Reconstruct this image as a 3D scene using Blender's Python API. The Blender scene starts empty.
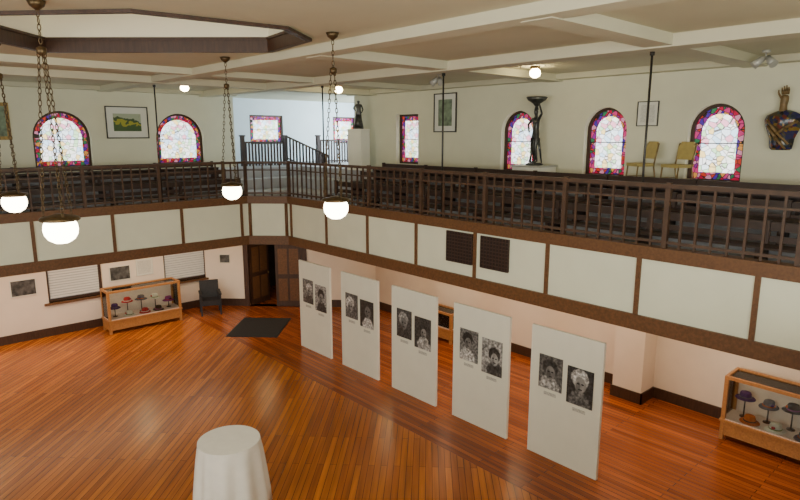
import bpy, bmesh, math, random
from mathutils import Vector, Matrix
random.seed(4)
scene = bpy.context.scene
COL = scene.collection
pi = math.pi

# ------------------------------------------------------------------ materials
def new_mat(name):
    m = bpy.data.materials.new(name); m.use_nodes = True
    nt = m.node_tree; b = nt.nodes['Principled BSDF']
    return m, nt, b
def setin(b, k, v):
    if k in b.inputs: b.inputs[k].default_value = v
def noisy(name, c, rough=0.6, var=0.12, scale=6, metal=0, bump=0.0, stretch=(1,1,1), spec=0.5, emis=0):
    m, nt, b = new_mat(name)
    tc = nt.nodes.new('ShaderNodeTexCoord'); mp = nt.nodes.new('ShaderNodeMapping')
    mp.inputs['Scale'].default_value = stretch
    n = nt.nodes.new('ShaderNodeTexNoise'); n.inputs['Scale'].default_value = scale; n.inputs['Detail'].default_value = 4
    r = nt.nodes.new('ShaderNodeValToRGB')
    r.color_ramp.elements[0].position = 0.3; r.color_ramp.elements[1].position = 0.7
    r.color_ramp.elements[0].color = tuple(max(0, x*(1-var)) for x in c)+(1,)
    r.color_ramp.elements[1].color = tuple(min(1, x*(1+var)) for x in c)+(1,)
    L = nt.links.new
    L(tc.outputs['Object'], mp.inputs[0]); L(mp.outputs[0], n.inputs['Vector']); L(n.outputs[0], r.inputs[0]); L(r.outputs[0], b.inputs['Base Color'])
    setin(b, 'Roughness', rough); setin(b, 'Metallic', metal); setin(b, 'Specular IOR Level', spec)
    if bump:
        bp = nt.nodes.new('ShaderNodeBump'); bp.inputs['Strength'].default_value = bump
        bp.inputs['Distance'].default_value = 0.01
        L(n.outputs[0], bp.inputs['Height']); L(bp.outputs[0], b.inputs['Normal'])
    if emis:
        L(r.outputs[0], b.inputs['Emission Color']); setin(b, 'Emission Strength', emis)
    return m

M_wall = noisy('plaster_upper', (0.70,0.69,0.54), 0.85, 0.03, 2)
M_wall_low = noisy('plaster_lower', (0.80,0.70,0.60), 0.85, 0.03, 2)
M_hall = noisy('plaster_hall', (0.74,0.84,0.90), 0.85, 0.03, 2)
M_ceil = noisy('ceiling_plaster', (0.59,0.56,0.41), 0.9, 0.03, 1.5)
M_beam = noisy('beam_plaster', (0.60,0.58,0.44), 0.9, 0.03, 1.5)
M_wood = noisy('dark_oak', (0.050,0.022,0.012), 0.45, 0.3, 5, stretch=(6,6,1.0))
M_woodtrim = noisy('brown_oak', (0.13,0.056,0.020), 0.5, 0.25, 6, stretch=(4,4,4))
M_woodm = noisy('honey_oak', (0.42,0.19,0.06), 0.4, 0.2, 8, stretch=(4,4,4))
M_darkrail = noisy('rail_oak', (0.068,0.034,0.019), 0.5, 0.25, 6)
M_pew = noisy('pew_oak', (0.045,0.024,0.018), 0.5, 0.25, 6)
M_panelw = noisy('parapet_white', (0.73,0.75,0.60), 0.8, 0.03, 2)
M_board = noisy('board_white', (0.78,0.78,0.68), 0.7, 0.02, 3)
M_tier = noisy('tier_grey', (0.42,0.43,0.46), 0.9, 0.1, 3)
M_blk = noisy('black_metal', (0.02,0.018,0.016), 0.4, 0.2, 20)
M_bronze = noisy('bronze', (0.06,0.062,0.06), 0.35, 0.4, 12, metal=0.6)
M_brass = noisy('antique_brass', (0.10,0.065,0.03), 0.4, 0.3, 20, metal=0.7)
M_cloth = noisy('tablecloth', (0.86,0.85,0.80), 0.9, 0.03, 8)
M_mat = noisy('rubber_mat', (0.018,0.02,0.024), 0.95, 0.3, 40, bump=0.4)
M_white = noisy('pedestal_white', (0.80,0.80,0.72), 0.7, 0.02, 3)
M_pad = noisy('case_lining', (0.75,0.62,0.56), 0.9, 0.05, 6)
M_grille = noisy('grille_dark', (0.02,0.010,0.008), 0.6, 0.2, 30)
M_grbar = noisy('grille_bars', (0.05,0.025,0.018), 0.6, 0.2, 30)
M_yellow = noisy('vinyl_yellow', (0.46,0.36,0.12), 0.6, 0.1, 10)
M_goldmet = noisy('gold_tube', (0.30,0.22,0.10), 0.35, 0.1, 10, metal=0.6)
M_blkchair = noisy('black_upholstery', (0.018,0.018,0.022), 0.6, 0.3, 15)
M_goldframe = noisy('gilt', (0.30,0.20,0.06), 0.4, 0.3, 20, metal=0.4)
M_steel = noisy('grey_metal', (0.45,0.45,0.42), 0.4, 0.1, 10, metal=0.3)
M_dome = noisy('dome_plaster_glow', (0.80,0.76,0.58), 0.9, 0.04, 1, emis=0.14)  # recess plaster; faint glow added so its inside looks lit
M_matte = noisy('mount_white', (0.72,0.72,0.66), 0.8, 0.02, 3)
M_cap = noisy('caption_card', (0.50,0.50,0.46), 0.8, 0.35, 60)
M_vest = noisy('vestibule_shade', (0.07,0.045,0.03), 0.8, 0.2, 3)  # darkness behind the doorway, painted into the vestibule walls

def mat_emit(name, c, s):
    m, nt, b = new_mat(name)
    setin(b,'Base Color',c+(1,)); setin(b,'Emission Color',c+(1,)); setin(b,'Emission Strength',s); setin(b,'Roughness',0.3)
    return m
M_globe = mat_emit('opal_glass_lit', (1.0,0.88,0.62), 20)
M_bulb = mat_emit('small_bulb_lit', (1.0,0.80,0.42), 40)
M_blind = mat_emit('blind_slat', (0.78,0.77,0.72), 0.04)
M_blindback = mat_emit('frosted_pane', (0.50,0.50,0.48), 0.10)

def mat_glass():
    m = bpy.data.materials.new('case_glass'); m.use_nodes = True
    nt = m.node_tree; nt.nodes.clear()
    o = nt.nodes.new('ShaderNodeOutputMaterial'); t = nt.nodes.new('ShaderNodeBsdfTransparent'); g = nt.nodes.new('ShaderNodeBsdfGlossy')
    g.inputs['Roughness'].default_value = 0.03
    t.inputs[0].default_value = (0.94,0.97,0.95,1)
    mx = nt.nodes.new('ShaderNodeMixShader'); fr = nt.nodes.new('ShaderNodeFresnel'); fr.inputs[0].default_value = 1.45
    nt.links.new(fr.outputs[0], mx.inputs[0]); nt.links.new(t.outputs[0], mx.inputs[1]); nt.links.new(g.outputs[0], mx.inputs[2]); nt.links.new(mx.outputs[0], o.inputs[0])
    return m
M_glass = mat_glass()

def mat_stained(name, cols, scale, strength, lead=0.03, leadc=(0.05,0.04,0.04,1)):
    m, nt, b = new_mat(name); L = nt.links.new
    tc = nt.nodes.new('ShaderNodeTexCoord'); mp = nt.nodes.new('ShaderNodeMapping'); mp.inputs['Scale'].default_value = (1,0,1)
    L(tc.outputs['Object'], mp.inputs[0])
    v = nt.nodes.new('ShaderNodeTexVoronoi'); v.inputs['Scale'].default_value = scale
    L(mp.outputs[0], v.inputs['Vector'])
    r = nt.nodes.new('ShaderNodeValToRGB'); r.color_ramp.interpolation = 'CONSTANT'
    while len(r.color_ramp.elements) < len(cols): r.color_ramp.elements.new(0.5)
    for i,c in enumerate(cols):
        r.color_ramp.elements[i].position = i/len(cols); r.color_ramp.elements[i].color = c+(1,)
    sp = nt.nodes.new('ShaderNodeSeparateColor'); L(v.outputs['Color'], sp.inputs[0]); L(sp.outputs[0], r.inputs[0])
    v2 = nt.nodes.new('ShaderNodeTexVoronoi'); v2.feature = 'DISTANCE_TO_EDGE'; v2.inputs['Scale'].default_value = scale; L(mp.outputs[0], v2.inputs['Vector'])
    gt = nt.nodes.new('ShaderNodeMath'); gt.operation = 'GREATER_THAN'; gt.inputs[1].default_value = lead; L(v2.outputs['Distance'], gt.inputs[0])
    mx = nt.nodes.new('ShaderNodeMix'); mx.data_type = 'RGBA'; mx.inputs[6].default_value = leadc
    L(gt.outputs[0], mx.inputs[0]); L(r.outputs[0], mx.inputs[7])
    L(mx.outputs[2], b.inputs['Base Color']); L(mx.outputs[2], b.inputs['Emission Color']); setin(b,'Emission Strength',strength); setin(b,'Roughness',0.2)
    return m
M_st_border = mat_stained('stained_border', [(0.50,0.01,0.06),(0.65,0.05,0.22),(0.08,0.03,0.35),(0.75,0.28,0.45),(0.04,0.20,0.09),(0.60,0.05,0.03),(0.8,0.35,0.08),(0.28,0.03,0.30)], 11, 0.55, 0.05, (0.03,0.02,0.02,1))
M_st_mid = mat_stained('stained_centre', [(0.80,0.92,1.0),(1,1,0.90),(0.55,0.85,0.50),(0.95,0.97,1.0),(1.0,0.74,0.30),(0.60,0.80,1.0),(0.92,0.42,0.55),(0.97,0.98,1.0),(0.9,0.95,1.0)], 9, 2.6, 0.04, (0.14,0.13,0.12,1))

def mat_floor(name, ang, c1, c2, rough=0.27):
    m, nt, b = new_mat(name); L = nt.links.new
    tc = nt.nodes.new('ShaderNodeTexCoord'); mp = nt.nodes.new('ShaderNodeMapping'); mp.inputs['Rotation'].default_value = (0,0,ang)
    L(tc.outputs['Object'], mp.inputs[0])
    br = nt.nodes.new('ShaderNodeTexBrick'); br.inputs['Scale'].default_value = 1
    br.inputs['Brick Width'].default_value = 2.6; br.inputs['Row Height'].default_value = 0.11
    br.inputs['Mortar Size'].default_value = 0.005; br.inputs['Mortar Smooth'].default_value = 0.1; br.inputs['Bias'].default_value = -0.1
    br.offset = 0.37
    br.inputs['Color1'].default_value = c1+(1,); br.inputs['Color2'].default_value = c2+(1,)
    br.inputs['Mortar'].default_value = tuple(x*0.25 for x in c2)+(1,)
    L(mp.outputs[0], br.inputs['Vector'])
    mp2 = nt.nodes.new('ShaderNodeMapping'); mp2.inputs['Scale'].default_value = (0.5,9,1)
    L(mp.outputs[0], mp2.inputs[0])
    n = nt.nodes.new('ShaderNodeTexNoise'); n.inputs['Scale'].default_value = 1.2; n.inputs['Detail'].default_value = 6; L(mp2.outputs[0], n.inputs['Vector'])
    mr = nt.nodes.new('ShaderNodeMapRange'); mr.inputs[1].default_value = 0.25; mr.inputs[2].default_value = 0.75; mr.inputs[3].default_value = 0.6; mr.inputs[4].default_value = 1.35
    L(n.outputs[0], mr.inputs[0])
    mx = nt.nodes.new('ShaderNodeVectorMath'); mx.operation = 'SCALE'
    L(br.outputs['Color'], mx.inputs[0]); L(mr.outputs[0], mx.inputs[3]); L(mx.outputs[0], b.inputs['Base Color'])
    setin(b,'Roughness',rough); setin(b,'Specular IOR Level',0.34)
    return m
M_floor = mat_floor('floor_boards', math.radians(-45), (0.52,0.155,0.014), (0.30,0.075,0.008))
M_floor2 = mat_floor('floor_border_boards_shaded', math.radians(90), (0.38,0.090,0.010), (0.20,0.041,0.005))  # border boards; balcony shadow painted in as a darker, redder tone

def mat_portrait(i):
    rnd = random.Random(i*7+3)
    m, nt, b = new_mat('portrait_%d' % i); L = nt.links.new
    tc = nt.nodes.new('ShaderNodeTexCoord'); sp = nt.nodes.new('ShaderNodeSeparateXYZ'); L(tc.outputs['Object'], sp.inputs[0])
    def mth(op,a,bb=None):
        n = nt.nodes.new('ShaderNodeMath'); n.operation = op
        for k,v in enumerate((a,bb)):
            if v is None: continue
            if isinstance(v,(int,float)): n.inputs[k].default_value = v
            else: L(v, n.inputs[k])
        return n.outputs[0]
    def noise(sc,off):
        nz = nt.nodes.new('ShaderNodeTexNoise'); nz.inputs['Scale'].default_value = sc; nz.inputs['Detail'].default_value = 6
        mpo = nt.nodes.new('ShaderNodeMapping'); mpo.inputs['Location'].default_value = (i*1.7+off, i*0.9, i*2.3); L(tc.outputs['Object'], mpo.inputs[0]); L(mpo.outputs[0], nz.inputs['Vector'])
        return nz.outputs[0]
    nz = noise(9,0); nf = noise(22,5)
    hc = mth('MULTIPLY', mth('POWER', nf, 2.5), 1.6)
    wob = mth('MULTIPLY', mth('SUBTRACT', nz, 0.5), 0.9)
    def ell(cx,cz,rx,rz):
        a = mth('POWER', mth('ABSOLUTE', mth('DIVIDE', mth('SUBTRACT', sp.outputs[1], cx), rx)), 2)
        c = mth('POWER', mth('ABSOLUTE', mth('DIVIDE', mth('SUBTRACT', sp.outputs[2], cz), rz)), 2)
        d = mth('ADD', mth('ADD', a, c), wob)
        mr = nt.nodes.new('ShaderNodeMapRange'); mr.inputs[1].default_value = 0.85; mr.inputs[2].default_value = 1.15; mr.inputs[3].default_value = 1; mr.inputs[4].default_value = 0
        L(d, mr.inputs[0]); return mr.outputs[0]
    def mix(fac,a,bb):
        n = nt.nodes.new('ShaderNodeMix'); n.data_type = 'FLOAT'
        L(fac, n.inputs[0])
        for k,v in ((2,a),(3,bb)):
            if isinstance(v,(int,float)): n.inputs[k].default_value = v
            else: L(v, n.inputs[k])
        return n.outputs[0]
    cx = rnd.uniform(-.06,.06); cz = rnd.uniform(-0.02,.08); g=rnd.uniform(1.1,1.5)
    bg = mth('MULTIPLY', hc, [0.15,0.35,0.1,0.5,1.0,0.2][i%6])
    v = mix(ell(cx*1.5, -.30, .20, .24), bg, mth('MULTIPLY', hc, [0.15,1.2,0.4,1.5,0.2][i%5]))
    v = mix(ell(cx, cz+.06*g, .11*g, .11*g), v, mth('MULTIPLY', hc, [1.6,0.10,1.5,0.08,0.12,1.0,0.1][i%7]))
    v = mix(ell(cx-.01, cz-.02, .07*g, .095*g), v, mth('MULTIPLY', nz, rnd.choice([.35,.5,.7])))
    v = mix(ell(cx-.035*g, cz, .018*g, .010*g), v, 0.01); v = mix(ell(cx+.02*g, cz, .018*g, .010*g), v, 0.01)
    v = mix(ell(cx+.02*g, cz-.04*g, .03*g, .07*g), v, mth('MULTIPLY', v, 0.5))
    v = mix(ell(cx-.01, cz-.065*g, .028*g, .009*g), v, 0.02)
    cb = nt.nodes.new('ShaderNodeCombineColor'); 
    for k in range(3): L(v, cb.inputs[k])
    L(cb.outputs[0], b.inputs['Base Color']); setin(b,'Roughness',0.5)
    return m

def mat_landscape():
    m, nt, b = new_mat('landscape_print'); L = nt.links.new
    tc = nt.nodes.new('ShaderNodeTexCoord'); n = nt.nodes.new('ShaderNodeTexNoise'); n.inputs['Scale'].default_value = 4
    L(tc.outputs['Object'], n.inputs['Vector'])
    sp = nt.nodes.new('ShaderNodeSeparateXYZ'); L(tc.outputs['Object'], sp.inputs[0])
    a = nt.nodes.new('ShaderNodeMath'); a.operation='MULTIPLY_ADD'; L(sp.outputs[2], a.inputs[0]); a.inputs[1].default_value = 1.6
    L(n.outputs[0], a.inputs[2])
    r = nt.nodes.new('ShaderNodeValToRGB'); r.color_ramp.interpolation='CONSTANT'
    for p,c in ((0.0,(0.05,0.10,0.03,1)),(0.42,(0.34,0.33,0.03,1)),(0.54,(0.04,0.08,0.03,1)),(0.66,(0.35,0.40,0.30,1))):
        if p==0: e=r.color_ramp.elements[0]
        elif p==0.42: e=r.color_ramp.elements[1]; e.position=p
        else: e=r.color_ramp.elements.new(p)
        e.color=c
    L(a.outputs[0], r.inputs[0]); L(r.outputs[0], b.inputs['Base Color'])
    return m
M_land = mat_landscape()

# ------------------------------------------------------------------ mesh builder
class MB:
    def __init__(s): s.bm = bmesh.new(); s.mats = []
    def mi(s, m):
        if m not in s.mats: s.mats.append(m)
        return s.mats.index(m)
    def face(s, vs, mat, smooth=False):
        try: f = s.bm.faces.new(vs)
        except ValueError: return
        f.material_index = s.mi(mat); f.smooth = smooth
    def box(s, x0,x1,y0,y1,z0,z1, mat, M=None):
        P = [(x,y,z) for x in (x0,x1) for y in (y0,y1) for z in (z0,z1)]
        if M is not None: P = [M @ Vector(p) for p in P]
        v = [s.bm.verts.new(p) for p in P]
        for q in ((0,1,3,2),(4,6,7,5),(0,4,5,1),(2,3,7,6),(0,2,6,4),(1,5,7,3)): s.face([v[i] for i in q], mat)
    def beam(s, p0, p1, w, h, mat):
        p0=Vector(p0); p1=Vector(p1); d=p1-p0; L=d.length; d.normalize()
        up = Vector((0,0,1)) if abs(d.z)<0.95 else Vector((1,0,0))
        sd = d.cross(up).normalized(); up2 = sd.cross(d)
        M = Matrix((sd,d,up2)).transposed().to_4x4(); M.translation = p0
        s.box(-w/2,w/2,0,L,-h/2,h/2,mat,M)
    def prism(s, poly, f, w0, w1, mat, smooth=False):
        a = [s.bm.verts.new(f(u,v,w0)) for u,v in poly]; b = [s.bm.verts.new(f(u,v,w1)) for u,v in poly]
        s.face(a, mat); s.face(list(reversed(b)), mat)
        n=len(poly)
        for i in range(n): s.face([a[i],a[(i+1)%n],b[(i+1)%n],b[i]], mat, smooth)
    def ring(s, outer, inner, f, w0, w1, mat):
        n=len(outer)
        O0=[s.bm.verts.new(f(u,v,w0)) for u,v in outer]; O1=[s.bm.verts.new(f(u,v,w1)) for u,v in outer]
        I0=[s.bm.verts.new(f(u,v,w0)) for u,v in inner]; I1=[s.bm.verts.new(f(u,v,w1)) for u,v in inner]
        for i in range(n):
            j=(i+1)%n
            s.face([O0[i],O0[j],I0[j],I0[i]],mat); s.face([O1[i],I1[i],I1[j],O1[j]],mat)
            s.face([O0[i],O1[i],O1[j],O0[j]],mat); s.face([I0[i],I0[j],I1[j],I1[i]],mat)
    def cyl(s, p0, p1, r0, r1, mat, n=12, cap=True):
        p0=Vector(p0); p1=Vector(p1); d=(p1-p0).normalized()
        a = d.orthogonal().normalized(); b = d.cross(a)
        A=[s.bm.verts.new(p0+(a*math.cos(2*pi*i/n)+b*math.sin(2*pi*i/n))*r0) for i in range(n)]
        B=[s.bm.verts.new(p1+(a*math.cos(2*pi*i/n)+b*math.sin(2*pi*i/n))*r1) for i in range(n)]
        for i in range(n): s.face([A[i],A[(i+1)%n],B[(i+1)%n],B[i]], mat, True)
        if cap: s.face(list(reversed(A)),mat); s.face(B,mat)
    def lathe(s, prof, c, mat, n=28, wob=None, flatcap=False, sy=1.0):
        c=Vector(c); rings=[]
        for k,(r,z) in enumerate(prof):
            ring=[]
            for i in range(n):
                a=2*pi*i/n; rr=r*(1+(wob(a,k) if wob else 0))
                ring.append(s.bm.verts.new(c+Vector((rr*math.cos(a),rr*math.sin(a)*sy,z))))
            rings.append(ring)
        for A,B in zip(rings,rings[1:]):
            for i in range(n): s.face([A[i],A[(i+1)%n],B[(i+1)%n],B[i]],mat,True)
        if flatcap:
            vs=[s.bm.verts.new(v.co) for v in rings[-1]]; s.face(vs,mat,False); s.face(list(reversed(rings[0])),mat,False)
        else:
            s.face(list(reversed(rings[0])),mat,True); s.face(rings[-1],mat,True)
    def torus(s, c, R, r, M, mat, n=8, m=4, sx=1.0):
        c=Vector(c); rg=[]
        for i in range(n):
            a=2*pi*i/n; row=[]
            for j in range(m):
                b=2*pi*j/m
                p=Vector(((R+r*math.cos(b))*math.cos(a)*sx,(R+r*math.cos(b))*math.sin(a),r*math.sin(b)))
                row.append(s.bm.verts.new(c+M@p))
            rg.append(row)
        for i in range(n):
            for j in range(m): s.face([rg[i][j],rg[(i+1)%n][j],rg[(i+1)%n][(j+1)%m],rg[i][(j+1)%m]],mat,True)
    def done(s, name, loc=(0,0,0), rz=0, parent=None):
        bmesh.ops.recalc_face_normals(s.bm, faces=s.bm.faces)
        me = bpy.data.meshes.new(name); s.bm.to_mesh(me); s.bm.free()
        for m in s.mats: me.materials.append(m)
        o = bpy.data.objects.new(name, me); COL.objects.link(o); o.location=loc; o.rotation_euler=(0,0,rz)
        if parent: o.parent = parent
        return o
def inst(o, name, loc, rz=0):
    n = bpy.data.objects.new(name, o.data); COL.objects.link(n); n.location=loc; n.rotation_euler=(0,0,rz); return n
fz = lambda u,v,w:(u,v,w)

# ------------------------------------------------------------------ key dims
T=8.65; S=14.77; WR=12.3; WF=18.7; CH=0.8; CEIL=6.95
NX=-8.0; NY=-4.0; HX=17.0; HY=21.0; HE=15.7; HT=9.6

# floor
mb=MB()
zone=[(-4.5,1.0),(7.35,1.0),(7.35,12.9),(6.6,13.6),(-4.5,13.6)]
mb.prism(zone, fz, -0.1, 0.0, M_floor)
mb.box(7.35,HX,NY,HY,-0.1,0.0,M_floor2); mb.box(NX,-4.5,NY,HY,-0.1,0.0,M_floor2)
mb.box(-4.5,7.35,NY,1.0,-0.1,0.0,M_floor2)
mb.prism([(-4.5,13.6),(6.6,13.6),(7.35,12.9),(7.35,HY),(-4.5,HY)], fz, -0.1,0.0,M_floor)
mb.done('floor')

# walls
def arch_poly(w,h,i=0.0,n=18,arched=True):
    r=w/2-i; 
    if not arched: return [(-r,i),(r,i),(r,h-i),(-r,h-i)]
    sp=h-w/2
    return [(-r,i),(r,i)]+[(r*math.cos(pi*k/n), sp+r*math.sin(pi*k/n)) for k in range(n+1)]
def band(mb,f,u0,u1,z0,z1,th,ops,mat):
    cur=u0
    for (uc,w,zs,h,ar) in sorted(ops):
        a,b=uc-w/2,uc+w/2
        mb.prism([(cur,z0),(a,z0),(a,z1),(cur,z1)],f,0,th,mat)
        if zs>z0: mb.prism([(a,z0),(b,z0),(b,zs),(a,zs)],f,0,th,mat)
        if ar:
            n=18; r=w/2; sp=zs+h-r
            arc=[(uc+r*math.cos(pi*k/n), sp+r*math.sin(pi*k/n)) for k in range(n+1)]
            for k in range(n):
                p,q=arc[k],arc[k+1]
                mb.prism([p,(p[0],z1),(q[0],z1),q],f,0,th,mat)
        else:
            mb.prism([(a,zs+h),(b,zs+h),(b,z1),(a,z1)],f,0,th,mat)
        cur=b
    mb.prism([(cur,z0),(u1,z0),(u1,z1),(cur,z1)],f,0,th,mat)
TH=0.35
fR=lambda u,v,w:(WR+w,u,v)
fF=lambda u,v,w:(u,WF+w,v)
opsR=[(4.57,1.03,4.69,1.50,True),(6.86,1.0,4.69,1.50,True),(9.2,1.0,4.69,1.50,True),(13.2,0.95,4.75,1.45,False)]
mb=MB(); band(mb,fR,NY,HE,2.8,CEIL,TH,opsR,M_wall)
mb.box(WR,WR+TH,NY,HE,0,2.8,M_wall_low)
mb.box(WR-0.55,WR,5.35,6.0,0,2.8,M_wall_low)
mb.done('wall_right')
opsF=[(-2.2,1.45,4.70,1.55,True),(1.13,1.45,4.70,1.55,True),(4.45,1.44,4.70,1.55,True),(7.76,1.50,4.70,1.55,True)]
opsFl=[(1.1,1.45,0.95,1.3,False),(4.4,1.45,0.95,1.3,False),(7.67,1.45,0.95,1.3,False)]
mb=MB(); band(mb,fF,NX,HT,2.8,CEIL,TH,opsF,M_wall)
band(mb,fF,NX,8.5,0,2.8,TH,opsFl,M_wall_low)
mb.done('wall_far')
opsH=[(12.15,1.45,5.25,1.1,False),(15.9,1.2,5.25,1.1,False)]
mb=MB(); band(mb,lambda u,v,w:(u,HY+w,v),HT,HX,2.8,CEIL,TH,opsH,M_hall)
mb.box(HT-0.25,HT,WF+TH,HY+TH,2.8,CEIL,M_hall)
mb.box(HX,HX+0.3,HE-0.3,HY+TH,2.8,CEIL,M_hall)
mb.box(WR+TH,HX,HE-0.35,HE,2.8,CEIL,M_hall)
mb.done('wall_stair_hall')
mb=MB(); mb.box(NX,WR,NY-0.3,NY,0,CEIL,M_wall); mb.done('wall_near')
mb=MB(); mb.box(NX-0.3,NX,NY-0.3,WF+TH,0,CEIL,M_wall); mb.done('wall_left')
P0=Vector((8.3,18.7,0)); P1=Vector((12.3,14.7,0)); dd=(P1-P0).normalized(); nn=Vector((1,1,0)).normalized()
fD=lambda u,v,w: tuple(P0+dd*u+nn*w+Vector((0,0,v)))
LD=(P1-P0).length
mb=MB(); band(mb,fD,0,LD,0,2.8,0.2,[(2.35,1.8,0.0,2.2,False)],M_wall_low)
mb.done('wall_corner')
mb=MB()
mb.ring([(1.30,0),(3.40,0),(3.40,2.36),(1.30,2.36)],[(1.46,0.0),(3.24,0.0),(3.24,2.2),(1.46,2.2)],fD,-0.05,0.22,M_wood)
mb.done('trim_doorway')
def leaf(name,hinge_u,ang):
    mb=MB()
    w=0.86;h=2.16
    mb.box(0,w,-0.02,0.02,0.01,h,M_wood)
    for z0,z1 in ((0.2,0.95),(1.1,1.95)):
        for a,b in ((0.10,0.40),(0.47,0.77)):
            mb.box(a,b,-0.03,0.03,z0,z1,M_woodtrim)
    mb.cyl((w-.07,-.09,1.0),(w-.07,.09,1.0),.02,.02,M_brass)
    p=P0+dd*hinge_u+nn*0.02
    return mb.done(name,tuple(p),ang)
base=math.atan2(dd.y,dd.x)
leaf('door_1',3.22,base+pi+math.radians(4))
leaf('door_2',1.48,base+math.radians(60))
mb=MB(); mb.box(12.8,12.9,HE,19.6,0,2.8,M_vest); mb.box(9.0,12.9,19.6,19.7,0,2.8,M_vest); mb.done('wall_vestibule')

mb=MB(); mb.box(WR-0.03,WR,NY,14.7,0,0.24,M_wood); mb.box(WR-0.58,WR-0.55,5.32,6.03,0,0.24,M_wood)
mb.box(WR-0.58,WR,5.32,5.35,0,0.24,M_wood); mb.done('baseboard_right')
mb=MB(); mb.box(NX,8.3,WF-0.03,WF,0,0.24,M_wood); mb.done('baseboard_far')
mb=MB()
for a,b in ((0,1.30),(3.40,LD)): mb.prism([(a,0),(b,0),(b,0.24),(a,0.24)],fD,-0.03,0,M_wood)
mb.done('baseboard_corner')

wn=[0]
def window(w,h,arched,loc,rz,depth=0.2,blind=False):
    wn[0]+=1
    f=lambda u,v,d:(u,depth+d,v)
    mb=MB()
    A=[arch_poly(w,h,i,18,arched) for i in (0.0,0.06,0.085 if blind else 0.19)]
    mb.ring(A[0],A[1],f,-0.06,0.05,M_wood)
    if blind:
        mb.prism(A[1],f,0.03,0.04,M_blindback)
        z=0.1
        while z<h-0.1:
            mb.box(-w/2+0.08,w/2-0.08,depth-0.05,depth-0.015,z,z+0.05,M_blind); z+=0.075
        mb.box(-w/2-0.12,w/2+0.12,-0.07,depth-0.06,-0.06,0.0,M_woodtrim)
    else:
        mb.ring(A[1],A[2],f,0.0,0.02,M_st_border)
        mb.prism(A[2],f,0.0,0.02,M_st_mid)
        mb.box(-w/2+0.07,w/2-0.07,depth-0.02,depth+0.0,h*0.5-0.010,h*0.5+0.010,M_blk)
    mb.done('window_%d'%wn[0],loc,rz)
for uc,w,zs,h,ar in opsR: window(w,h,ar,(WR,uc,zs),-pi/2)
for uc,w,zs,h,ar in opsF: window(w,h,ar,(uc,WF,zs),0,0.16)
for uc,w,zs,h,ar in opsFl: window(w,h,ar,(uc,WF,zs),0,0.16,True)
for uc,w,zs,h,ar in opsH: window(w,h,ar,(uc,HY,zs),0,0.1)

# ------------------------------------------------------------------ ceiling
OCT=[(5.25,8.9),(2.58,11.36),(1.3,10.0),(1.2,8.5),(2.5,7.12),(4.3,6.9),(5.05,7.5)]
bm=bmesh.new()
ov=[bm.verts.new((x,y,CEIL)) for x,y in [(NX,NY),(HX,NY),(HX,HY),(NX,HY)]]
iv=[bm.verts.new((x,y,CEIL)) for x,y in OCT]
ed=[bm.edges.new((ov[i],ov[(i+1)%4])) for i in range(4)]+[bm.edges.new((iv[i],iv[(i+1)%len(iv)])) for i in range(len(iv))]
bmesh.ops.triangle_fill(bm,use_beauty=True,edges=ed)
for f in bm.faces:
    if f.normal.z>0: f.normal_flip()
me=bpy.data.meshes.new('ceiling'); bm.to_mesh(me); bm.free(); me.materials.append(M_ceil)
o=bpy.data.objects.new('ceiling',me); COL.objects.link(o)
cx=sum(p[0] for p in OCT)/len(OCT); cy=sum(p[1] for p in OCT)/len(OCT)
sc=lambda k:[(cx+(x-cx)*k,cy+(y-cy)*k) for x,y in OCT]
mb=MB()
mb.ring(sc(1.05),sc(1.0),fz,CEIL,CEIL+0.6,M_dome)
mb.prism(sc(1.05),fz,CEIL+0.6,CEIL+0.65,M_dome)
mb.done('ceiling_recess')
mb=MB(); mb.ring(sc(1.03),sc(0.985),fz,CEIL-0.04,CEIL+0.15,M_wood); mb.ring(sc(1.0),sc(0.975),fz,CEIL+0.15,CEIL+0.19,M_wood)
mb.done('trim_ceiling_recess')
mb=MB()
bz0,bz1=CEIL-0.17,CEIL-0.001
mb.box(T-0.2,T+0.2,NY,WF,bz0,bz1,M_beam)
mb.box(5.45,5.8,NY,WF,bz0+.03,bz1,M_beam)
mb.box(NX,WR,S-0.2,S+0.2,bz0+.015,bz1,M_beam)
mb.box(NX,WR,12.35,12.7,bz0+.045,bz1,M_beam)
for s in (4.0,8.17): mb.box(5.6,WR,s-0.2,s+0.2,bz0+.02,bz1,M_beam)
mb.box(WR-0.3,WR,NY,HE,bz0+.05,bz1,M_beam); mb.box(NX,HT,WF-0.3,WF,bz0+.055,bz1,M_beam)
mb.done('ceiling_beams')

# ------------------------------------------------------------------ balcony
mb=MB()
mb.prism([(8.75,0.4),(WR,0.4),(WR,S),(8.75,13.97)],fz,2.8,3.65,M_wall_low)
mb.prism([(8.75,13.97),(WR,S),(WR,WF),(7.85,WF),(7.85,S+0.1)],fz,2.8,3.65,M_wall_low)
mb.box(NX,7.85,S+0.1,WF,2.8,3.65,M_wall_low)
mb.box(NX,WR,NY,0.4,2.8,3.65,M_wall_low)
mb.box(NX+.01,T,0.4,0.5,2.66,3.7,M_panelw); mb.box(NX+.01,T,0.5,0.53,2.66,2.9,M_woodtrim)
mb.box(HT,HX,HE,HY,2.8,3.6,M_wall_low)
mb.box(T+0.12,T+1.1,0.4,13.9,3.65,3.66,M_tier); mb.box(NX,7.8,S+0.12,S+1.1,3.65,3.66,M_tier)
for d,z0,z1 in ((1.1,3.65,3.95),(2.0,3.95,4.25),(2.8,4.25,4.55)):
    mb.box(T+d,WR,0.4,S+d,z0,z1,M_tier)
    mb.box(NX,WR,S+d,WF,z0,z1,M_tier)
mb.box(WR,HX,HE,WF,3.6,4.55,M_tier); mb.box(HT,HX,WF,HY,3.6,4.55,M_tier)
mb.done('floor_balcony')

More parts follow.
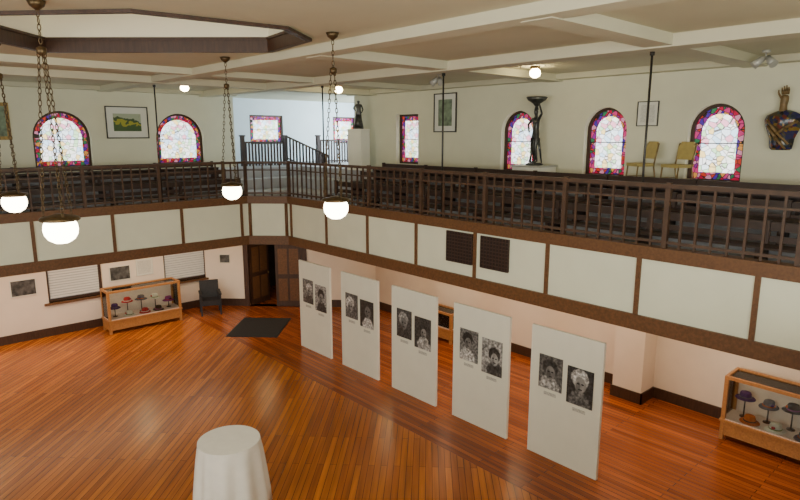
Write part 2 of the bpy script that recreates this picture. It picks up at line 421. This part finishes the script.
def fpath(off):
    return [(NX+0.01,S-off),(7.85-0.41*off,S-off),(T-off,13.97-0.41*off),(T-off,0.56)]
def strip(mb,o0,o1,z0,z1,mat):
    a=fpath(o0); b=fpath(o1)
    for i in range(3):
        mb.prism([a[i],a[i+1],b[i+1],b[i]],fz,z0,z1,mat)
mb=MB()
strip(mb,-0.1,0.0,2.80,3.80,M_panelw)
strip(mb,-0.12,0.05,2.66,2.90,M_woodtrim)
strip(mb,-0.12,0.04,3.78,3.86,M_woodtrim)
strip(mb,-0.14,0.07,3.86,3.98,M_woodtrim)
for k in range(9):
    s=13.84-1.62*k; mb.box(T-0.03,T+0.02,s-0.035,s+0.035,2.9,3.8,M_woodtrim)
for k in range(9):
    t=7.66-1.64*k; mb.box(t-0.035,t+0.035,S-0.03,S+0.02,2.9,3.8,M_woodtrim)
for cxx in (0.06,0.94):
    px=7.85+0.8*cxx; py=S-0.8*cxx
    mb.cyl((px-.01,py-.01,2.9),(px-.01,py-.01,3.8),0.045,0.045,M_woodtrim,8)
mb.done('balcony_parapet')

for s0,s1 in ((7.42,8.08),(6.55,7.2)):
    mb=MB(); mb.box(T-0.03,T-0.002,s0,s1,3.14,3.74,M_grille)
    n=9
    for i in range(n+1):
        y=s0+(s1-s0)*i/n; mb.box(T-0.045,T-0.03,y-0.007,y+0.007,3.14,3.74,M_grbar)
        z=3.14+0.6*i/n; mb.box(T-0.045,T-0.03,s0,s1,z-0.007,z+0.007,M_grbar)
    mb.done('vent_grille')

# railing
mb=MB()
def rails(mb,p,q,step=0.21):
    p=Vector(p);q=Vector(q);L=(q-p).length;n=max(1,int(L/step))
    mb.beam((p.x,p.y,4.88),(q.x,q.y,4.88),0.08,0.06,M_darkrail)
    mb.beam((p.x,p.y,4.68),(q.x,q.y,4.68),0.035,0.03,M_darkrail)
    mb.beam((p.x,p.y,4.06),(q.x,q.y,4.06),0.045,0.04,M_darkrail)
    for i in range(n+1):
        c=p+(q-p)*i/n
        big=(i%8==0)
        w=0.036 if big else 0.016
        mb.box(c.x-w,c.x+w,c.y-w,c.y+w,3.98,4.93 if big else 4.87,M_darkrail)
rails(mb,(NX+.02,S+0.03),(7.85,S+0.03)); rails(mb,(7.85,S+0.03),(T+0.03,13.97)); rails(mb,(T+0.03,13.97),(T+0.03,0.6))
mb.done('balcony_railing')
for x,y in ((T+0.105,4.22),(T+0.105,8.36),(T+0.105,12.42),(5.62,S+0.105),(1.4,S+0.105)):
    mb=MB()
    zt=CEIL-0.175
    mb.cyl((0,0,3.98),(0,0,zt),0.018,0.018,M_blk,8)
    mb.cyl((0,0,zt-.05),(0,0,zt),0.035,0.035,M_blk,8)
    mb.done('tie_rod',(x,y,0))

# pews
def pew(p,q,z,top,inward):
    p=Vector((p[0],p[1],0)); q=Vector((q[0],q[1],0)); iv=Vector((inward[0],inward[1],0))
    d=(q-p); L=d.length; d.normalize()
    M=Matrix((d,-iv,Vector((0,0,1)))).transposed().to_4x4(); M.translation=p
    mb=MB()
    mb.box(0,L,0,0.04,top-0.13,top,M_pew,M)
    mb.box(0,L,0.005,0.035,top-0.29,top-0.20,M_pew,M)
    mb.box(0,L,-0.38,0.0,z+0.37,z+0.40,M_pew,M)
    n=int(L/1.6)
    for i in range(n+1):
        x=L*i/n
        x0=min(max(x-0.03,0),L-0.06)
        mb.box(x0,x0+0.06,-0.36,0.05,z,z+0.38,M_pew,M); mb.box(x0,x0+0.06,-0.03,0.05,z,top+0.02,M_pew,M)
    mb.done('pew')
for d,z,top in ((1.0,3.66,4.38),(1.9,3.95,4.60),(2.7,4.25,4.80)):
    pew((T+d,1.0),(T+d,13.2),z,top,(-1,0))
    pew((-7.5,S+d),(8.2,S+d),z,top,(0,-1))

# stair hall railing
mb=MB()
def srail(p,q,zb0,zb1,h=0.9):
    p=Vector((p[0],p[1],zb0));q=Vector((q[0],q[1],zb1));n=max(2,int((q-p).length/0.12))
    mb.beam(p+Vector((0,0,h)),q+Vector((0,0,h)),0.07,0.06,M_pew)
    mb.beam(p+Vector((0,0,0.08)),q+Vector((0,0,0.08)),0.05,0.05,M_pew)
    for i in range(n+1):
        c=p+(q-p)*i/n; mb.box(c.x-.025,c.x+.025,c.y-.025,c.y+.025,c.z,c.z+h,M_pew)
def newel(x,y,h=1.0): mb.box(x-.06,x+.06,y-.06,y+.06,4.55,4.55+h,M_pew); mb.box(x-.08,x+.08,y-.08,y+.08,4.55+h,4.6+h,M_pew)
srail((10.0,18.95),(11.6,18.95),4.55,4.55,.8); srail((13.1,18.95),(14.6,18.95),4.55,4.55,.85)
srail((11.75,18.95),(12.9,18.0),4.70,4.0,.85)
for x in (10.0,11.65,13.1,14.6): newel(x,18.95)
mb.done('stair_railing')

# ------------------------------------------------------------------ pendant lamps
mb=MB()
ZT=CEIL; ZG=4.70
mb.lathe([(0.02,0),(0.09,-0.01),(0.07,-0.06),(0.02,-0.10)],(0,0,ZT),M_brass,16)
def chain(p,q,link=0.06):
    p=Vector(p);q=Vector(q);d=(q-p);n=int(d.length/link);d.normalize();a=d.orthogonal().normalized();b=d.cross(a)
    for i in range(n):
        c=p+(q-p)*(i+0.5)/n
        M=Matrix((d,a,b)).transposed() if i%2 else Matrix((d,b,a)).transposed()
        mb.torus(c,0.017,0.005,M,M_brass,8,4,1.9)
hubz=6.45
chain((0,0,ZT-0.1),(0,0,hubz))
mb.lathe([(0.015,0.05),(0.05,0.03),(0.05,-0.02),(0.015,-0.05)],(0,0,hubz),M_brass,14)
for k in range(3):
    a=2*pi*k/3+0.4; chain((0.03*math.cos(a),0.03*math.sin(a),hubz),(0.16*math.cos(a),0.16*math.sin(a),ZG+0.03))
mb.lathe([(0.05,0.06),(0.09,0.045),(0.19,0.025),(0.205,0.0),(0.19,-0.015),(0.155,-0.022)],(0,0,ZG),M_brass,28)
mb.lathe([(0.15,-0.020),(0.168,-0.06),(0.174,-0.11),(0.164,-0.165),(0.130,-0.22),(0.07,-0.258),(0.01,-0.268)],(0,0,ZG),M_globe,28)
lamp=mb.done('pendant_lamp',(5.0,6.83,0))
for x,y in ((5.13,10.2),(1.62,7.27),(1.80,10.73)): inst(lamp,'pendant_lamp',(x,y,0),random.random())

mb=MB(); mb.lathe([(0.10,0),(0.10,-0.04),(0.06,-0.05)],(0,0,0),M_brass,16)
mb.lathe([(0.06,-0.05),(0.10,-0.09),(0.11,-0.14),(0.09,-0.19),(0.04,-0.22),(0.005,-0.225)],(0,0,0),M_bulb,20)
cl=mb.done('ceiling_light',(10.4,7.4,CEIL))
for x,y in ((6.8,15.9),(10.2,13.7)): inst(cl,'ceiling_light',(x,y,CEIL))
for x,y in ((10.6,4),(10.6,8),(10.6,12),(1.5,17),(5.5,17),(9.0,16.2)): inst(cl,'ceiling_light',(x,y,2.8))
def spot(x,y):
    mb=MB(); mb.lathe([(0.06,0),(0.06,-0.04),(0.02,-0.05)],(0,0,0),M_steel,14); mb.cyl((0,0,-.04),(0,0,-.12),.012,.012,M_steel,8)
    for sg in (-1,1): mb.cyl((0,sg*.03,-.12),(-.08,sg*.15,-.24),.045,.07,M_steel,14)
    mb.done('ceiling_spotlight',(x,y,CEIL))
spot(11.2,3.5); spot(9.9,9.6)

# ------------------------------------------------------------------ display panels
pid=0
for k in range(5):
    y0=4.49+1.85*k; w=1.36; yc=y0+w/2
    e=bpy.data.objects.new('display_panel',None); COL.objects.link(e); e.location=(8.48,yc,0)
    mb=MB(); mb.box(-0.025,0.025,-w/2,w/2,0.0,2.37,M_board); mb.box(-0.028,0.028,-w/2-0.004,-w/2+0.012,0,2.37,M_white); 
    mb.box(-0.028,0.028,w/2-0.012,w/2+0.004,0,2.37,M_white)
    mb.done('board',parent=e)
    for yy,zz,hh,ww in ((0.27,1.59,0.63,0.46),(-0.30,1.51,0.68,0.48)):
        if k in (0,3): hh*=0.95
        pid+=1
        mt=mat_portrait(pid)
        mb=MB(); mb.box(-0.006,0.006,-ww/2,ww/2,-hh/2,hh/2,mt); mb.done('photograph_%d'%pid,(-0.035,yy,zz),0,e)
        mb=MB(); mb.box(-0.003,0.003,-0.12,0.12,-0.03,0.03,M_cap); mb.done('caption_%d'%pid,(-0.03,yy,zz-hh/2-0.09),0,e)

# ------------------------------------------------------------------ cocktail table
mb=MB()
prof=[(0.565,0.005),(0.55,0.25),(0.525,0.5),(0.498,0.75),(0.475,0.95),(0.462,1.05),(0.458,1.10),(0.455,1.12)]
kk=[1.0,0.95,0.85,0.7,0.45,0.15,0.03,0,0]
mb.lathe(prof,(0,0,0),M_cloth,96,lambda a,k:0.06*kk[k]*math.sin(11*a+0.8*math.sin(2*a)),flatcap=True)
pY=8.3; pX=-0.309*8.3
mb.done('cocktail_table',(0.739*pX+0.673*pY, -0.673*pX+0.739*pY,0))

# ------------------------------------------------------------------ display cases
def case(name,loc,rz,L=2.1,D=0.62,H=1.25):
    mb=MB()
    for x in (-L/2,L/2-0.07):
        for y in (-D/2,D/2-0.07): mb.box(x,x+0.07,y,y+0.07,0,H,M_woodm)
    mb.box(-L/2+.01,L/2-.01,-D/2+.01,D/2-.01,0.10,0.36,M_woodm)
    mb.box(-L/2-.02,L/2+.02,-D/2-.02,D/2+.02,0.36,0.40,M_woodm)
    mb.box(-L/2+.02,L/2-.02,-D/2+.02,D/2-.02,0.40,0.42,M_pad)
    for y in (-D/2,D/2-0.05): mb.box(-L/2+.07,L/2-.07,y,y+0.05,H-.06,H,M_woodm)
    for x in (-L/2,L/2-0.05): mb.box(x,x+.05,-D/2+.07,D/2-.07,H-.06,H,M_woodm)
    mb.box(-L/2+.07,L/2-.07,-D/2+.02,-D/2+.025,0.42,H-.06,M_glass)
    mb.box(-L/2+.07,L/2-.07,D/2-.03,D/2-.02,0.42,H-.06,M_pad)
    mb.box(-L/2+.05,L/2-.05,-D/2+.05,D/2-.05,H-.035,H-.03,M_glass)
    mb.box(-L/2+.02,-L/2+.025,-D/2+.07,D/2-.07,0.42,H-.06,M_glass); mb.box(L/2-.025,L/2-.02,-D/2+.07,D/2-.07,0.42,H-.06,M_glass)
    return mb.done(name,loc,rz)
HATC=[(0.45,0.02,0.03),(0.05,0.02,0.12),(0.02,0.02,0.02),(0.7,0.68,0.6),(0.10,0.10,0.13),(0.25,0.04,0.2),(0.15,0.2,0.06),(0.5,0.12,0.02)]
HM=[noisy('felt_%d'%i,c,0.9,0.2,15) for i,c in enumerate(HATC)]
def hat(x,y,z,ci,stand,r=0.17):
    mb=MB()
    if stand>0:
        mb.lathe([(0.07,0),(0.07,0.015),(0.015,0.02),(0.012,stand-.01),(0.05,stand)],(0,0,0),M_blk,12)
    m=HM[ci]
    mb.lathe([(r*0.6,stand),(r*1.05,stand+.005),(r*1.0,stand+.02),(r*.62,stand+.03),(r*.58,stand+.10),(r*.5,stand+.13),(r*.2,stand+.14)],(0,0,0),m,20,lambda a,k:0.06*math.sin(2*a+ci))
    mb.torus((0,0,stand+.04),r*.61,.012,Matrix.Identity(3),HM[(ci+3)%8],20,6)
    mb.lathe([(0.01,0),(0.035,.02),(0.03,.05),(0.005,.06)],(r*.55,0,stand+.04),HM[(ci+5)%8],8)
    mb.done('hat',(x,y,z),ci)
case('display_case',(5.95,17.95,0),0)
for i,(dx,dy) in enumerate(((-.78,0),(-.4,.08),(-.42,-.12),(0,0.08),(.02,-.12),(.4,.05),(.78,0),(.42,-.12))): hat(5.95+dx,17.95+dy,0.42,[1,0,3,4,0,3,5,2][i],[.25,.36,0,.36,0,.34,.2,0][i],0.16)
case('display_case',(11.75,2.62,0),-pi/2)
for i,(dy,dx) in enumerate(((.78,.05),(.4,.1),(.62,-.12),(.02,.1),(.2,-.12),(-.4,.1),(-.25,-.12),(-.75,0))): hat(11.75+dx,2.62+dy,0.42,[1,4,7,2,3,6,4,0][i],[.36,.30,0,.36,0,.3,0,.2][i],0.16)
case('display_case',(11.75,11.1,0),-pi/2,1.1,0.55,0.85)
for i,dy in enumerate((-.25,.2)): hat(11.75,11.1+dy,0.42,[0,2][i],.1,0.16)

mb=MB(); mb.box(-0.88,0.88,-0.72,0.72,0,0.015,M_mat); mb.ring([(-.9,-.74),(.9,-.74),(.9,.74),(-.9,.74)],[(-.88,-.72),(.88,-.72),(.88,.72),(-.88,.72)],fz,0,0.008,M_blk)
mb.done('door_mat',(8.41,15.41,0),pi/4)

def armchair(loc,rz):
    mb=MB()
    for x in (-.29,.29):
        for y in (-.26,.24): mb.box(x-.025,x+.025,y-.025,y+.025,0,.66 if y<0 else .70,M_blkchair)
        mb.beam((x,-.30,.67),(x,.26,.69),.08,.05,M_blkchair)
        mb.box(x-.02,x+.02,-.24,.22,.34,.60,M_blkchair)
    mb.box(-.27,.27,-.28,.24,.32,.48,M_blkchair)
    mb.beam((0,.24,.46),(0,.31,1.02),.09,.58,M_blkchair)
    mb.done('armchair',loc,rz)
armchair((7.98,17.75,0),-0.35)

def bchair(loc,rz):
    mb=MB()
    for x in (-.2,.2):
        mb.cyl((x,-.21,0),(x,-.17,.45),.016,.016,M_goldmet,8)
        mb.cyl((x,.24,0),(x,.16,.45),.016,.016,M_goldmet,8)
        mb.cyl((x,.16,.45),(x,.24,.88),.016,.016,M_goldmet,8)
        mb.cyl((x,-.19,.22),(x,.20,.22),.009,.009,M_goldmet,8)
    mb.cyl((-.2,.24,.88),(.2,.24,.88),.016,.016,M_goldmet,8)
    mb.box(-.21,.21,-.2,.18,.43,.49,M_yellow)
    mb.prism([(-.18,.58),(.18,.58),(.20,.80),(.14,.92),(-.14,.92),(-.20,.80)],lambda u,v,w:(u,.165+(v-.45)*.17+w,v),-.02,.02,M_yellow)
    mb.done('banquet_chair',loc,rz)
bchair((11.9,5.80,4.55),-pi/2-.6); bchair((11.9,5.07,4.55),-pi/2-.35)

# ------------------------------------------------------------------ pictures
def picture(name,w,h,loc,rz,fm,pm,mt=0.12,fw=0.04):
    mb=MB(); f=lambda u,v,d:(u,d-0.002,v)
    R=lambda i:[(-w/2+i,-h/2+i),(w/2-i,-h/2+i),(w/2-i,h/2-i),(-w/2+i,h/2-i)]
    mb.ring(R(0),R(fw),f,-0.035,0,fm); mb.prism(R(fw),f,-0.015,0,M_matte)
    mb.prism(R(fw+mt),f,-0.02,-0.015,pm); mb.done(name,loc,rz)
M_lnd2=noisy('print_green',(0.16,0.22,0.15),0.5,0.6,6)
M_txt=noisy('print_pale',(0.6,0.6,0.55),0.6,0.2,60)
M_bw=noisy('print_grey',(0.07,0.07,0.07),0.5,0.95,7)
picture('framed_landscape',1.2,0.92,(6.2,WF,5.96),0,M_blk,M_land,0.18,0.03)
picture('framed_painting',0.6,0.95,(2.95,WF,5.95),0,M_goldframe,M_lnd2,0.0,0.09)
picture('framed_print',0.85,1.05,(WR,11.65,6.2),-pi/2,M_blk,M_lnd2,0.14,0.03)
picture('framed_placard',0.45,0.5,(WR,5.92,6.03),-pi/2,M_blk,M_txt,0.06,0.015)
picture('photograph_print',0.62,0.46,(3.1,WF,1.5),0,M_matte,M_bw,0.0,0.02)
picture('photograph_print',0.60,0.44,(5.62,WF,1.52),0,M_matte,M_bw,0.0,0.02)
picture('framed_placard',0.5,0.5,(6.35,WF,1.6),0,M_matte,M_txt,0.03,0.02)
pp=P0+dd*0.68+Vector((0,0,1.6))
picture('photograph_print',0.34,0.28,tuple(pp-nn*0.002),-pi/4,M_matte,M_bw,0.0,0.01)

# ------------------------------------------------------------------ sculptures
def skin_obj(name,pts,edges,mat,loc,rz=0,root=0,levels=2):
    me=bpy.data.meshes.new(name); keys=list(pts.keys()); idx={k:i for i,k in enumerate(keys)}
    me.from_pydata([pts[k][:3] for k in keys],[(idx[a],idx[b]) for a,b in edges],[]); 
    o=bpy.data.objects.new(name,me); COL.objects.link(o)
    md=o.modifiers.new('skin','SKIN'); 
    sv=me.skin_vertices[0].data
    for k,i in idx.items():
        r=pts[k][3]; sv[i].radius=(r,r); sv[i].use_root=(k==root)
    md.use_smooth_shade=True
    s=o.modifiers.new('sub','SUBSURF'); s.levels=levels; s.render_levels=levels
    dg=bpy.context.evaluated_depsgraph_get(); dg.update()
    m2=bpy.data.meshes.new_from_object(o.evaluated_get(dg)); o.modifiers.clear(); o.data=m2
    m2.materials.clear(); m2.materials.append(mat)
    o.location=loc; o.rotation_euler=(0,0,rz); return o
def figure(h,lift=True,fat=1.0):
    k=h/1.7
    P=lambda x,y,z,r:(x*k,y*k,z*k,r*k*fat)
    p={'pelvis':P(0,0,.92,.125),'waist':P(.02,0,1.08,.09),'chest':P(0,0,1.25,.12),'neckb':P(0,0,1.42,.05),'neck':P(0,0,1.48,.042),'head':P(0,-.01,1.56,.075),'headt':P(0,-.01,1.66,.07),
       'hl':P(.09,0,.86,.085),'kl':P(.11,-.06,.48,.055),'al':P(.10,.02,.09,.033),'fl':P(.11,-.12,.03,.03),
       'hr':P(-.09,0,.86,.085),'kr':P(-.07,-.02,.48,.055),'ar':P(-.10,.06,.09,.033),'fr':P(-.12,-.08,.03,.03),
       'sl':P(.17,0,1.38,.05),'sr':P(-.17,0,1.38,.05)}
    e=[('pelvis','waist'),('waist','chest'),('chest','neckb'),('neckb','neck'),('neck','head'),('head','headt'),
       ('pelvis','hl'),('hl','kl'),('kl','al'),('al','fl'),('pelvis','hr'),('hr','kr'),('kr','ar'),('ar','fr'),('chest','sl'),('chest','sr')]
    if lift:
        p.update({'el':P(.34,-.02,1.52,.035),'wl':P(.20,-.02,1.78,.026),'pl':P(.14,-.02,1.84,.03),
                  'er':P(-.36,-.04,1.22,.035),'wr':P(-.22,-.10,1.02,.026),'pr':P(-.16,-.12,.97,.03)})
    else:
        p.update({'el':P(.27,0,1.12,.035),'wl':P(.20,-.12,.95,.026),'pl':P(.16,-.16,.92,.03),
                  'er':P(-.30,-.02,1.22,.035),'wr':P(-.22,-.18,1.06,.026),'pr':P(-.16,-.2,1.04,.03)})
    e+=[('sl','el'),('el','wl'),('wl','pl'),('sr','er'),('er','wr'),('wr','pr')]
    return p,e
def rootobj(name,loc,rz):
    e=bpy.data.objects.new(name,None); COL.objects.link(e); e.location=loc; e.rotation_euler=(0,0,rz); return e
SX,SY=11.86,8.36
R=rootobj('bronze_statue',(SX,SY,4.911),-pi/2-0.4)
p,e=figure(1.28); o=skin_obj('figure',p,e,M_bronze,(0,0,0.02),0,'pelvis'); o.parent=R
mb=MB(); mb.lathe([(.05,1.26),(.03,1.33),(.09,1.40),(.20,1.47),(.24,1.54),(.20,1.55),(.05,1.49)],(0.0,0,0),M_bronze,24,lambda a,k:.08*math.sin(3*a)); 
mb.lathe([(.20,0),(.20,.03),(.14,.05)],(0,0,0),M_bronze,20)
for a in (.5,2.6,4.4):
    mb.cyl((.08*math.cos(a),.08*math.sin(a),.62),(.17*math.cos(a+.8),.17*math.sin(a+.8),.05),.035,.015,M_bronze,8)
mb.done('bowl_and_base',parent=R)
mb=MB(); mb.box(-.36,.36,-.36,.36,0,.32,M_white); mb.box(-.38,.38,-.38,.38,.32,.36,M_steel); mb.done('statue_plinth',(SX,SY,4.55))
mb=MB(); mb.box(-.24,.24,-.24,.24,0,1.2,M_white); mb.box(-.255,.255,-.255,.255,0,.08,M_white); mb.box(-.25,.25,-.25,.25,1.2,1.23,M_white); mb.done('white_pedestal',(11.6,14.6,4.55),.3)
R=rootobj('bronze_figurine',(11.6,14.6,5.781),-pi/2+0.9)
p,e=figure(0.84,False,1.35); o=skin_obj('figure',p,e,M_bronze,(0,0,0.02),0,'pelvis'); o.parent=R
mb=MB(); mb.lathe([(.15,0),(.15,.03),(.11,.05)],(0,0,0),M_bronze,16)
mb.lathe([(.15,.04),(.12,.2),(.085,.42)],(0,0,0),M_bronze,16,lambda a,k:.08*math.sin(6*a)); mb.done('robe_and_base',parent=R)
# wall-hung draped torso with raised arm
M_mosaic=mat_stained('mosaic_glaze',[(0.02,0.03,0.06),(0.02,0.02,0.09),(0.20,0.12,0.02),(0.015,0.015,0.02),(0.13,0.03,0.02),(0.04,0.06,0.05),(0.07,0.05,0.025)],18,0.0,0.01)
M_clay=noisy('brown_clay',(0.18,0.11,0.04),0.5,0.4,14)
R=rootobj('hand_sculpture',(WR-0.17,3.40,5.34),-pi/2)
mb=MB()
mb.lathe([(.13,0),(.16,.03),(.17,.10),(.18,.2),(.22,.32),(.26,.43),(.275,.52),(.25,.60),(.16,.65),(.08,.68),(.03,.69)],(0,0,0),M_mosaic,40,lambda a,k:.06*math.sin(2*a+k*.25)+.06*math.sin(8*a+k*.4),sy=0.55)
for x0,z0,x1,z1 in ((-.24,.52,.14,.10),(-.22,.42,.10,.02),(.24,.50,-.10,.25)):
    mb.cyl((x0,-.10,z0),((x0+x1)/2,-.16,(z0+z1)/2),.02,.028,M_clay,8); mb.cyl(((x0+x1)/2,-.16,(z0+z1)/2),(x1,-.11,z1),.028,.018,M_clay,8)
mb.box(-.05,.05,.10,.168,.30,.42,M_blk)
mb.done('draped_torso',parent=R)
pts={'w':(-.02,0,.58,.085),'a':(-.03,0,.74,.06),'p':(-.02,0,.88,.070),'p2':(-.02,0,.95,.062)}
o=skin_obj('arm',pts,[('w','a'),('a','p'),('p','p2')],M_clay,(0,0,0),0,'w'); o.parent=R
mb=MB()
for i,(dx,L) in enumerate(((-.042,.11),(-.014,.14),(.014,.15),(.042,.12))):
    x=dx-.02; mb.cyl((x,0,.95),(x+dx*.2,-.01,.95+L*.55),.017,.016,M_clay,8); mb.cyl((x+dx*.2,-.01,.95+L*.55),(x+dx*.2,-.04,.95+L),.016,.010,M_clay,8)
mb.cyl((-.07,0,.88),(-.12,-.02,.97),.018,.016,M_clay,8); mb.cyl((-.12,-.02,.97),(-.12,-.03,1.03),.016,.010,M_clay,8)
mb.done('fingers',parent=R)

# ------------------------------------------------------------------ lights
def area(loc,target,sx,sy,pw,col=(1,1,1)):
    l=bpy.data.lights.new('area','AREA'); l.shape='RECTANGLE'; l.size=sx; l.size_y=sy; l.energy=pw; l.color=col
    o=bpy.data.objects.new('light_area',l); COL.objects.link(o); o.location=loc
    o.rotation_euler=(Vector(target)-Vector(loc)).to_track_quat('-Z','Y').to_euler(); return o
area((-7.7,6,5.2),(6,9,4.5),10,2.6,880,(0.99,0.99,0.93))
area((3,-3.7,5.4),(6,9,4.5),9,2.4,560,(0.99,0.99,0.93))
area((-3,-2.0,4.4),(4,7,7.2),5,2,460,(0.98,1.0,0.88))  # unseen fill aimed upwards, added to brighten the ceiling
area((16.7,17.8,5.9),(11,20,5.5),2.5,1.6,480,(0.80,0.92,1.0))
for x,y,sx,sy,p in ((10.5,7,2.2,10,125),(3,16.8,10,2.2,150)):
    area((x,y,2.74),(x,y,0),sx,sy,p,(1.0,0.77,0.54))
w=bpy.data.worlds.new('World'); scene.world=w; w.use_nodes=True
w.node_tree.nodes['Background'].inputs[0].default_value=(0.8,0.9,1,1); w.node_tree.nodes['Background'].inputs[1].default_value=0.5

# ------------------------------------------------------------------ camera
cd=bpy.data.cameras.new('camera'); cam=bpy.data.objects.new('camera',cd); COL.objects.link(cam)
cd.sensor_width=36; cd.lens=27.0; cd.clip_end=200; cd.clip_start=0.05
cam.location=(0,0,5.6)
cam.rotation_euler=(pi/2-math.atan(115/600),0,-math.atan2(0.673,0.739))
scene.camera=cam
